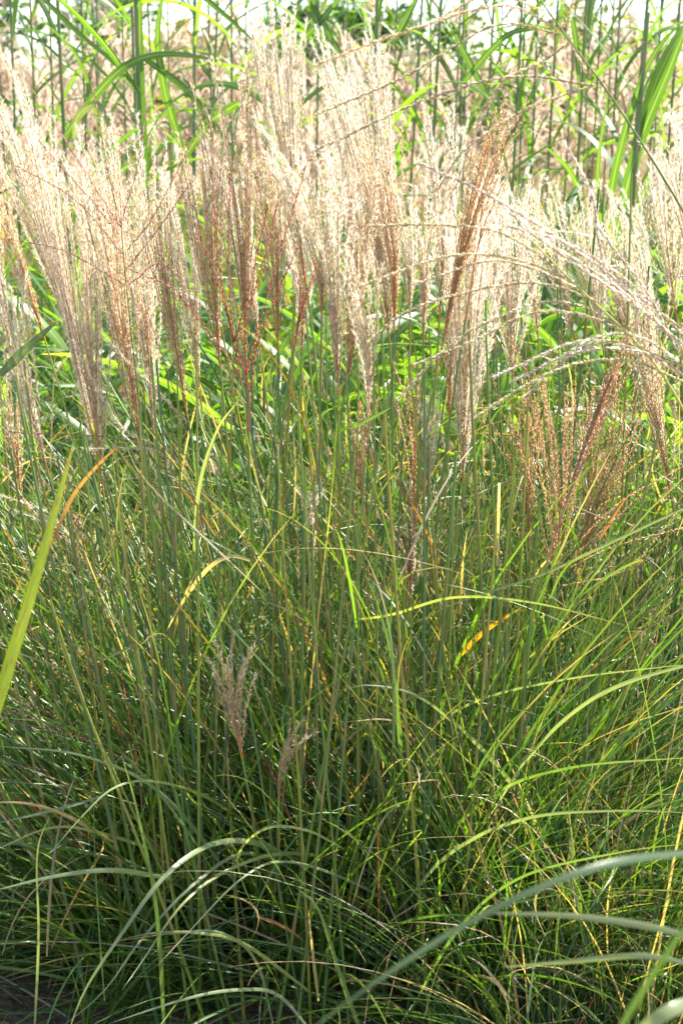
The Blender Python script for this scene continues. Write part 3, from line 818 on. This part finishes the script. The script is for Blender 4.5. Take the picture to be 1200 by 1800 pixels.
leaves = [
    ([(540, 1520, 2.45), (450, 1482, 2.25), (370, 1485, 2.15), (290, 1540, 2.05), (215, 1640, 2.0), (150, 1740, 1.98), (115, 1830, 1.97)], .0095, GG, GG, 'widest pale arching leaf falling to the bottom left corner'),
    ([(520, 1530, 2.45), (430, 1500, 2.3), (340, 1555, 2.15), (250, 1650, 2.1), (180, 1745, 2.08), (90, 1820, 2.05)], .006, GG, GY, 'thin arching leaf just below the widest one at the lower left'),
    ([(620, 1515, 2.45), (500, 1500, 2.3), (400, 1530, 2.2), (320, 1590, 2.1), (250, 1690, 2.05), (215, 1740, 2.0)], .0065, GY, GG, 'arching leaf with a light top edge in the lower middle'),
    ([(760, 1640, 2.4), (640, 1560, 2.3), (510, 1515, 2.2), (430, 1540, 2.1), (330, 1640, 2.05), (275, 1700, 2.0)], .0055, GG, ST, 'slender arching leaf crossing the dark hollow of the clump'),
    ([(300, 1545, 2.2), (200, 1530, 2.1), (100, 1540, 2.05), (-20, 1568, 2.0)], .0085, GG, GG, 'smooth grey-green leaf reaching the left edge at three quarters down'),
    ([(450, 1460, 2.5), (360, 1400, 2.35), (270, 1373, 2.25), (200, 1385, 2.2), (140, 1440, 2.15), (85, 1505, 2.1)], .006, GY, GG, 'light arched leaf over the left lower blades'),
    ([(290, 1500, 2.4), (180, 1465, 2.3), (90, 1455, 2.25), (-20, 1500, 2.2)], .006, GY, ST, 'yellowish leaf bending to the left edge below the light arch'),
    ([(200, 1480, 2.3), (120, 1435, 2.2), (50, 1413, 2.15), (-30, 1410, 2.1)], .007, (.35, .26, .15), ST, 'pinkish straw-coloured leaf at the left edge'),
    ([(180, 1400, 2.3), (90, 1425, 2.25), (-20, 1450, 2.2)], .006, GG, GG, 'pale leaf pointing down left beside the straw-coloured one'),
    ([(480, 1800, 2.2), (450, 1690, 2.15), (390, 1640, 2.1), (310, 1640, 2.1), (200, 1655, 2.1)], .005, GG, GY, 'short curved leaf near the bottom edge left of centre'),
    ([(560, 1830, 2.1), (490, 1750, 2.1), (420, 1740, 2.05), (330, 1755, 2.0), (190, 1800, 1.95)], .006, GG, GG, 'leaf bowed along the bottom edge at the left'),
    ([(540, 1740, 2.2), (430, 1660, 2.15), (350, 1640, 2.1), (270, 1640, 2.1), (200, 1655, 2.1)], .0065, GY, RUST[0], 'leaf with an orange rusty end at the lower left'),
    ([(480, 1600, 2.5), (560, 1455, 2.4), (600, 1450, 2.35), (640, 1500, 2.3)], .006, (.08, .18, .03), ST, 'green leaf hooking over in the lower middle'),
    ([(860, 1600, 2.5), (800, 1500, 2.4), (730, 1420, 2.3), (680, 1430, 2.25), (640, 1520, 2.2), (612, 1620, 2.2)], .0075, GY, ST, 'folded dry-tipped leaf hanging down in the lower middle'),
    ([(1000, 1560, 2.5), (900, 1380, 2.35), (760, 1240, 2.25), (660, 1205, 2.2), (590, 1215, 2.2)][::1], .009, GG, GG, 'long broad arching leaf from the right towards the centre'),
    ([(830, 1480, 2.5), (770, 1400, 2.45), (720, 1290, 2.4), (680, 1265, 2.35), (600, 1270, 2.3)], .006, (.3, .2, .14), ST, 'dry brownish leaf beside the long broad arching one'),
    ([(620, 1480, 2.6), (700, 1330, 2.5), (820, 1240, 2.4), (990, 1195, 2.3), (1230, 1165, 2.2)], .006, GG, GG, 'long leaf sweeping up from the centre to the right edge'),
    ([(850, 1450, 2.3), (930, 1330, 2.2), (1010, 1250, 2.15), (1100, 1200, 2.1), (1240, 1160, 2.05)][::-1], .0065, GG, (.25, .32, .2), 'glossy pale leaf curving down from the right edge'),
    ([(800, 1160, 2.5), (850, 1110, 2.45), (920, 1065, 2.4)], .010, (.62, .30, .03), (.45, .36, .04), 'bright orange autumn leaf right of centre'),
    ([(290, 1115, 2.4), (320, 1060, 2.35), (365, 1000, 2.3), (405, 978, 2.3), (440, 985, 2.3)][::-1], .007, ST, ST, 'curved beige leaf over the left middle canes'),
    ([(340, 1000, 2.4), (350, 860, 2.3), (380, 760, 2.25), (418, 705, 2.2)], .007, GG, (.35, .36, .2), 'upright pale leaf with a curled tip in the left middle'),
    ([(180, 1160, 2.4), (250, 1130, 2.4), (300, 1120, 2.4)], .005, GY, ST, 'thin light arched leaf at left centre'),
    ([(620, 1090, 2.4), (690, 1080, 2.3), (800, 1050, 2.25), (940, 1060, 2.2), (1100, 1100, 2.2)], .005, GY, GY, 'thin yellow-green leaf arched over the right centre'),
    ([(700, 1110, 2.4), (800, 1060, 2.35), (950, 1010, 2.3), (1080, 950, 2.25), (1230, 880, 2.2)][::-1], .005, GG, GY, 'thin leaf slanting down from the right edge to the centre'),
    ([(590, 760, 2.3), (640, 740, 2.28), (690, 715, 2.25)], .007, (.14, .28, .03), (.16, .26, .03), 'short bright green leaf tip in the middle below the plumes'),
    ([(90, 960, 2.3), (130, 870, 2.3), (190, 800, 2.25), (225, 780, 2.25)], .007, (.30, .16, .07), RUST[0], 'rusty brown curved leaf below the left plumes'),
    ([(470, 1640, 2.3), (430, 1560, 2.25), (420, 1500, 2.2), (470, 1455, 2.15), (540, 1460, 2.15), (600, 1490, 2.2)][::-1], .0045, GY, ST, 'thin straw leaf curling down in a hook over the dark hollow'),
    ([(560, 1760, 2.2), (550, 1680, 2.15), (542, 1600, 2.1)], .0055, ST, ST, 'short upright dry stub leaf near the bottom in the middle'),
    ([(450, 1610, 2.2), (500, 1630, 2.2), (535, 1655, 2.2)], .006, (.34, .15, .08), (.34, .15, .08), 'short rusty broken leaf near the dark hollow'),
    ([(640, 1830, 2.1), (600, 1720, 2.1), (560, 1600, 2.1), (520, 1560, 2.1)], .008, (.12, .22, .05), GY, 'bright leaf bending left at the bottom in the middle'),
    ([(720, 1780, 2.2), (800, 1640, 2.1), (910, 1545, 2.05), (1080, 1500, 2.0), (1230, 1480, 2.0)], .006, (.12, .22, .05), GY, 'green leaf sweeping to the right edge behind the broad blurred leaf'),
    ([(700, 1600, 2.3), (790, 1500, 2.2), (920, 1440, 2.1), (1080, 1425, 2.05), (1240, 1430, 2.0)], .0065, GG, GG, 'grey-green leaf sweeping to the right edge above the broad blurred leaf'),
    ([(760, 1500, 2.4), (860, 1400, 2.3), (1000, 1350, 2.2), (1230, 1330, 2.1)], .006, (.12, .22, .05), GG, 'green leaf sweeping to the right edge two hands above the blurred leaf'),
    ([(400, 1420, 2.5), (280, 1280, 2.4), (140, 1190, 2.3), (-20, 1130, 2.2)], .006, (.12, .22, .05), (.3, .2, .12), 'long leaf sweeping up to the left edge behind the spotted leaf'),
    ([(420, 1560, 2.4), (290, 1400, 2.3), (150, 1330, 2.2), (-20, 1310, 2.15)], .0065, GG, GG, 'long grey-green leaf sweeping to the left edge under the pink plume'),
    ([(900, 1760, 2.1), (850, 1700, 2.1), (820, 1680, 2.1)], .005, ST, ST, 'tiny dry leaf end low in the right half'),
    ([(60, 1830, 2.0), (68, 1650, 2.0), (66, 1500, 2.0), (90, 1430, 2.0)], .0045, GG, GG, 'narrow upright leaf near the left edge at the bottom'),
    ([(290, 1830, 2.1), (275, 1600, 2.1), (240, 1420, 2.1), (215, 1330, 2.1)], .0075, (.12, .22, .05), GY, 'straight green leaf standing up left of the dark hollow'),
    ([(0, 660, 2.6), (50, 610, 2.6), (100, 565, 2.6)], .018, (.10, .16, .10), (.12, .18, .12), 'folded grey-green leaf at the left edge above the pale plume'),
]
for pts, wd, c, tp, lab in leaves:
    big_leaf(pts, wd, c, tp, lab, tw=(rng.uniform(-.3, .5), rng.uniform(-.2, .7)), group=AG)


# ------------------------------------------------------------------ broad-leaved reeds in the middle distance
def reed(base, h, nl, Lr, wr, lean, label, group, tall=False, crad=.006, tone=1.0, k0=.12, name='reed_plant', az0=None):
    thing = empty(name, base)
    tag(thing, label, 'reed', group)
    top = base + np.array([lean[0], lean[1], h])
    p = stalk_path(base, top, nrm(top - base), 26)
    g = Geo()
    c0 = np.array([.09, .16, .05]) * tone; c1 = np.array([.13, .20, .06]) * tone
    tt = np.linspace(0, 1, 26)[:, None]
    cc = c0 * (1 - tt) + c1 * tt
    for i in range(3, 26, 4): cc[i] = (.26, .22, .10)
    rad = np.linspace(crad, crad * .6, 26)
    tube(g, p, rad, cc, sides=8)
    g.build('cane', M_STEM, thing)
    for k in range(nl):
        f = k0 + (1 - k0) * (k + rng.random() * .6) / nl
        i = min(25, int(f * 25))
        az = (k % 2) * math.pi + rng.normal(0, .75) + (az0 if az0 is not None else 0)
        L = rng.uniform(*Lr); wd = rng.uniform(*wr)
        gcol = np.array([[.05, .125, .025], [.06, .15, .03], [.07, .13, .06], [.09, .19, .03]][rng.integers(0, 4)]) * tone * rng.uniform(.9, 1.3)
        tp = gcol if rng.random() < .8 else np.array([.3, .27, .1])
        pp, s_, W, c_ = arc_blades(p[i][None], np.array([az]), np.array([rng.uniform(.2, .6)]), np.array([L]), np.array([rng.uniform(.8, 2.3)]),
                                   np.array([wd]), gcol[None], tp[None], K=14, power=1.3, curl=np.array([rng.normal(0, .3)]), twist=np.array([rng.normal(0, .35)]))
        g = Geo(); ribbon(g, pp, s_, W, c_, fold=.12); g.build('leaf', M_BROAD, thing)
    return thing


GR1 = 'leafy green reeds behind the plumes'
k = 0
for Yr, cnt in ((3.65, 16), (4.05, 17), (4.5, 17), (5.1, 16)):
    for i in range(cnt):
        nL = i < cnt // 2
        lab = 'leafy green reed behind the plumes, in the %s of four rows, %s from the %s' % ({3.65: 'nearest', 4.05: 'second', 4.5: 'third', 5.1: 'farthest'}[Yr], ORD[i] if nL else ORD[cnt - 1 - i], 'left' if nL else 'right')
        x = (-.5 + (i + rng.random()) / cnt) * 2 * (Yr * .2296 + .25)
        reed(np.array([x, Yr + rng.normal(0, .14), 0]), rng.uniform(.8, 1.12) + (Yr - 3.75) * .06, 13, (.4, .85), (.02, .042), (rng.normal(0, .1), rng.normal(0, .06)),
             lab, GR1)
        k += 1

# ------------------------------------------------------------------ tall reeds at the back
TG = 'tall reeds rising past the top edge'
TALL = [(30, 8, 5.6, .008), (60, 5, 6.2, .007), (117, 0, 5.2, .010), (150, 6, 6.6, .007), (188, -4, 7.0, .006), (240, 3, 5.6, .009), (262, -3, 6.0, .008), (330, 6, 5.5, .011), (345, 30, 5.9, .008),
                       (300, 8, 7.2, .006), (400, 8, 6.4, .007), (430, -4, 7.0, .006), (555, 5, 6.0, .007), (600, 2, 6.6, .006), (705, 20, 5.8, .008), (735, 14, 5.5, .009), (760, -3, 6.4, .007), (800, 6, 6.2, .007),
                       (838, 8, 5.8, .008), (868, 2, 6.8, .006), (893, 12, 5.6, .008), (925, -2, 6.2, .007), (952, 14, 5.9, .008), (985, 10, 6.6, .007), (1008, 5, 5.7, .009), (1040, 16, 6.4, .007), (1075, 12, 6.0, .008),
                       (1098, 18, 5.5, .010), (1130, 8, 6.6, .007), (1165, 14, 5.8, .008), (1192, 10, 6.4, .007)]
TALL += [(x_, random.uniform(-4, 12), random.uniform(6.0, 7.4), .0065) for x_ in (12, 92, 170, 215, 285, 375, 460, 500, 640, 672, 782, 822, 908, 1022, 1058, 1150)]
TALL.sort()
for qi, (px, sl, Yr, cr) in enumerate(TALL):
    nL = qi < len(TALL) // 2
    lab = 'tall plain reed cane rising past the top edge, %s from the %s edge' % (ORD[qi] if nL else ORD[len(TALL) - 1 - qi], 'left' if nL else 'right')
    b = P(px - sl * .6, 300, Yr); b[2] = 0
    reed(b, rng.uniform(2.7, 3.1), 11, (.45, .9), (.012, .028), (sl * .006 + rng.normal(0, .03), rng.normal(0, .1)),
         lab, TG, crad=cr * .82, k0=.40, tone=1.1, name='tall_reed')
# hand-placed broad leaves belonging to two reeds of their own
b = P(255, 500, 4.9); b[2] = 0
lr = reed(b, 2.35, 4, (.6, .9), (.035, .05), (.0, .0), 'leafiest tall reed at the upper left with broad arching bright leaves', TG, crad=.010, k0=.55, tone=1.05, name='tall_reed')


def add_leaf(parent, pts, width, col, tw=(0.2, .3)):
    width = width * .8; w3 = np.array([P(x, y, Yd) for x, y, Yd in pts]); p = spline(w3, 26); t = tangents(p)
    vd = nrm(p - np.array([0, 0, CAM_Z])); s0 = nrm(np.cross(t, vd)); n0 = np.cross(s0, t)
    a = np.linspace(*tw, 26)[:, None]
    g = Geo(); ribbon(g, p[None], (s0 * np.cos(a) + n0 * np.sin(a))[None], (width * wprof(26, 2.6, .6))[None], np.tile(np.array(col), (26, 1))[None], fold=.1)
    g.build('leaf', M_BROAD, parent)


BG_ = (.08, .17, .03)
add_leaf(lr, [(115, 240, 4.7), (150, 190, 4.7), (215, 120, 4.7), (290, 95, 4.75), (400, 108, 4.8)], .035, BG_)
add_leaf(lr, [(250, 420, 4.9), (250, 250, 4.9), (245, 100, 4.9), (248, -20, 4.9)], .045, BG_, (.0, .2))
add_leaf(lr, [(320, 260, 4.9), (290, 160, 4.9), (277, 60, 4.9), (290, -30, 4.9)], .038, BG_)
add_leaf(lr, [(210, 400, 4.9), (150, 130, 4.9), (60, 20, 4.9)], .02, BG_)
add_leaf(lr, [(60, -20, 4.9), (130, 50, 4.9), (200, 110, 4.9), (245, 160, 4.9)], .022, BG_)
add_leaf(lr, [(330, -30, 4.9), (400, 30, 4.9), (455, 80, 4.9)], .022, BG_)
add_leaf(lr, [(420, 180, 4.9), (370, 215, 4.9), (330, 270, 4.9), (318, 310, 4.9)], .045, BG_)
add_leaf(lr, [(250, 100, 4.9), (330, 160, 4.9), (400, 250, 4.9), (430, 300, 4.9)], .03, BG_)
add_leaf(lr, [(130, 250, 4.6), (140, 200, 4.6), (180, 193, 4.6), (190, 330, 4.6)], .03, (.16, .2, .12))
b = P(1085, 420, 4.8); b[2] = 0
rr = reed(b, 1.9, 4, (.6, .9), (.03, .045), (.06, .0), 'leafiest tall reed at the upper right with leaves fanning up in a narrow vee', TG, crad=.009, k0=.5, tone=1.05, name='tall_reed')
for pts, wd in (([(1060, 430, 4.8), (1085, 280, 4.8), (1140, 110, 4.8), (1215, 20, 4.8)], .035), ([(1075, 440, 4.8), (1120, 260, 4.8), (1180, 110, 4.8), (1230, -20, 4.8)], .05),
                ([(1060, 430, 4.8), (1050, 300, 4.8), (1070, 150, 4.8)], .02), ([(1000, 420, 4.8), (1020, 360, 4.8), (1000, 300, 4.8), (950, 250, 4.8)], .025),
                ([(1090, 440, 4.8), (1110, 390, 4.8), (1135, 330, 4.8), (1140, 300, 4.8)], .04), ([(990, 0, 4.8), (1010, 60, 4.8), (1020, 200, 4.8)], .025),
                ([(810, 150, 4.8), (860, 90, 4.8), (905, 55, 4.8), (980, 50, 4.8)], .028), ([(800, 60, 4.8), (830, 120, 4.8), (880, 210, 4.8), (895, 230, 4.8)], .03)):
    add_leaf(rr, pts, wd, BG_)
b = P(660, 420, 5.0); b[2] = 0
rm = reed(b, 2.2, 3, (.5, .8), (.03, .04), (.0, .0), 'leafy tall reed behind the centre plumes', TG, crad=.009, k0=.6, tone=1.05, name='tall_reed')
for pts, wd in (([(520, 80, 5), (560, 40, 5), (610, -20, 5)], .03), ([(550, -30, 5), (555, 30, 5), (580, 100, 5), (600, 160, 5)], .035), ([(545, 0, 5), (590, 80, 5), (620, 120, 5)], .025),
                ([(690, 80, 5), (720, 20, 5), (745, -30, 5)], .03)):
    add_leaf(rm, pts, wd, BG_)

# ------------------------------------------------------------------ far field of pale plumes (reads as one mass)
def far_plumes():
    g = Geo()
    N = 950
    Yf = rng.uniform(8.2, 15, N)
    X = (rng.random(N) - .5) * 2 * (Yf * .2296 * 1.35 + .6)
    for i in range(N):
        h = rng.uniform(.75, 1.7) + (Yf[i] - 8) * .035 + (rng.uniform(.2, .9) if i % 5 == 0 else 0)
        top = np.array([X[i], Yf[i], h])
        az = rng.uniform(0, 6.28)
        hue = rng.random()
        col = np.array([.60, .48, .34]) * (1 - hue * .5) + np.array([.52, .37, .29]) * hue * .5
        col = col * rng.uniform(.8, 1.1)
        nb = 15
        K = 7
        azs = az + rng.normal(0, .9, nb)
        p, s, W, c = arc_blades(np.tile(top, (nb, 1)) + np.array([0, 0, 1.0]) * rng.uniform(0, .12, (nb, 1)), azs, rng.uniform(.05, .5, nb), rng.uniform(.22, .42, nb), rng.uniform(.8, 2.2, nb),
                                np.full(nb, .010), np.tile(col, (nb, 1)), np.tile(col * 1.05, (nb, 1)), K=K)
        N0, K0 = p.shape[:2]
        n0 = g.n
        ribbon(g, p, s, W, c, fold=.25)
        g.c[-1] = g.c[-1].copy(); g.c[-1][:, 3] = 1
    return g


tag(far_plumes().build('distant_plumes', M_PLUME), 'far mass of pale pinkish grass plumes behind the tall reeds', 'distant grass', kind='stuff')
# foliage of that far field
N = 6000
Yf = rng.uniform(7.8, 15, N)
base = np.stack([(rng.random(N) - .5) * 2 * (Yf * .31 + .6), Yf, np.zeros(N)], 1)
c, tp = pick_cols(N, .2, .2, .02)
p, s, W, cc = arc_blades(base, rng.uniform(0, 6.28, N), rng.uniform(.02, .3, N), rng.uniform(.9, 1.5, N), rng.uniform(.1, 1.2, N), rng.uniform(.008, .016, N), c, tp, K=8)
g = Geo(); ribbon(g, p, s, W, cc)
tag(g.build('distant_grass', M_BLADE), 'green grass under the far pale plumes', 'distant grass', kind='stuff')

# ------------------------------------------------------------------ trees at the horizon
def tree(x, y, h, r, label, tone=(1, 1, 1), n=2600):
    thing = empty('tree', (x, y, 0)); tag(thing, label, 'tree', 'trees at the horizon')
    g = Geo()
    tp = spline(np.array([[x, y, 0], [x + rng.normal(0, .1), y, h * .35], [x + rng.normal(0, .2), y, h * .75]]), 8)
    tube(g, tp, np.linspace(.14, .05, 8), (.12, .08, .05), sides=8)
    for k in range(7):
        a = rng.uniform(0, 6.28); s = tp[rng.integers(3, 8)]
        e = s + np.array([math.cos(a) * r * .7, math.sin(a) * r * .7, rng.uniform(.1, .5) * r])
        tube(g, spline(np.array([s, (s + e) / 2 + [0, 0, .1], e]), 6), np.linspace(.05, .015, 6), (.12, .08, .05), sides=5)
    g.build('trunk', M_STEM, thing)
    cl = []
    for k in range(16):
        a = rng.uniform(0, 6.28); rr = r * math.sqrt(rng.random()) * .85
        cl.append([x + rr * math.cos(a), y + rr * math.sin(a), h * rng.uniform(.3, .95)])
    cl = np.array(cl)
    ci = cl[rng.integers(0, 16, n)] + rng.normal(0, r * .20, (n, 3))
    d = nrm(rng.normal(size=(n, 3))); e = nrm(np.cross(d, rng.normal(size=(n, 3))))
    L = rng.uniform(.06, .12, n)[:, None]
    V = np.stack([ci - d * L, ci + e * L * .5, ci + d * L, ci - e * L * .5], 1)
    col = np.array([[.05, .11, .025], [.07, .15, .03], [.035, .08, .02]])[rng.integers(0, 3, n)] * np.array(tone)
    C = np.concatenate([col, np.zeros((n, 1))], 1)
    g = Geo(); g.add(V, (np.arange(n) * 4)[:, None] + np.arange(4)[None], np.repeat(C[:, None], 4, 1))
    g.build('crown', M_TREE, thing, smooth=False)


for x, y, h, r, lab, tone in [(.0 - .75, 27, 3.6, 1.1, 'pale green tree at the horizon directly behind the tallest plume', (1.3, 1.3, 1.2)),
                              (-6.0, 24, 3.9, 1.5, 'dark green tree at the horizon in the top left corner', (1, 1, 1)),
                              (-3.6, 26, 3.7, 1.3, 'green tree at the horizon behind the leafiest tall reed', (1.1, 1.1, 1)),
                              (-1.9, 23, 2.8, .9, 'small pinkish brown bush at the horizon left of the tallest plume', (4, 1.4, 3)),
                              (.7, 25, 3.3, 1.2, 'green bush at the horizon right of the tallest plume', (1, 1, 1)),
                              (2.2, 24, 2.9, 1.0, 'low green bush at the horizon in the upper middle right', (1.1, 1, 1)),
                              (4.3, 26, 3.3, 1.4, 'reddish brown bush at the horizon behind the right reeds', (3.2, 1.3, 2)),
                              (6.6, 25, 3.4, 1.1, 'green tree at the horizon in the top right corner', (1, 1, 1))]:
    tree(x, y, h, r, lab, tone)

# ------------------------------------------------------------------ litter on the soil
N = 2600
base = np.stack([rng.uniform(-1.6, 1.6, N), rng.uniform(1.9, 4.6, N), rng.uniform(.004, .03, N)], 1)
c, tp = pick_cols(N, .05, .8, .12)
p, s, W, cc = arc_blades(base, rng.uniform(0, 6.28, N), rng.uniform(1.3, 1.6, N), rng.uniform(.05, .3, N), rng.uniform(-.1, .4, N), rng.uniform(.003, .007, N), c, tp, K=6)
p[..., 2] = np.maximum(p[..., 2], .006)
g = Geo(); ribbon(g, p, s, W, cc)
tag(g.build('straw_litter', M_BLADE), 'dry straw and fallen leaves lying on the soil', 'litter', kind='stuff')
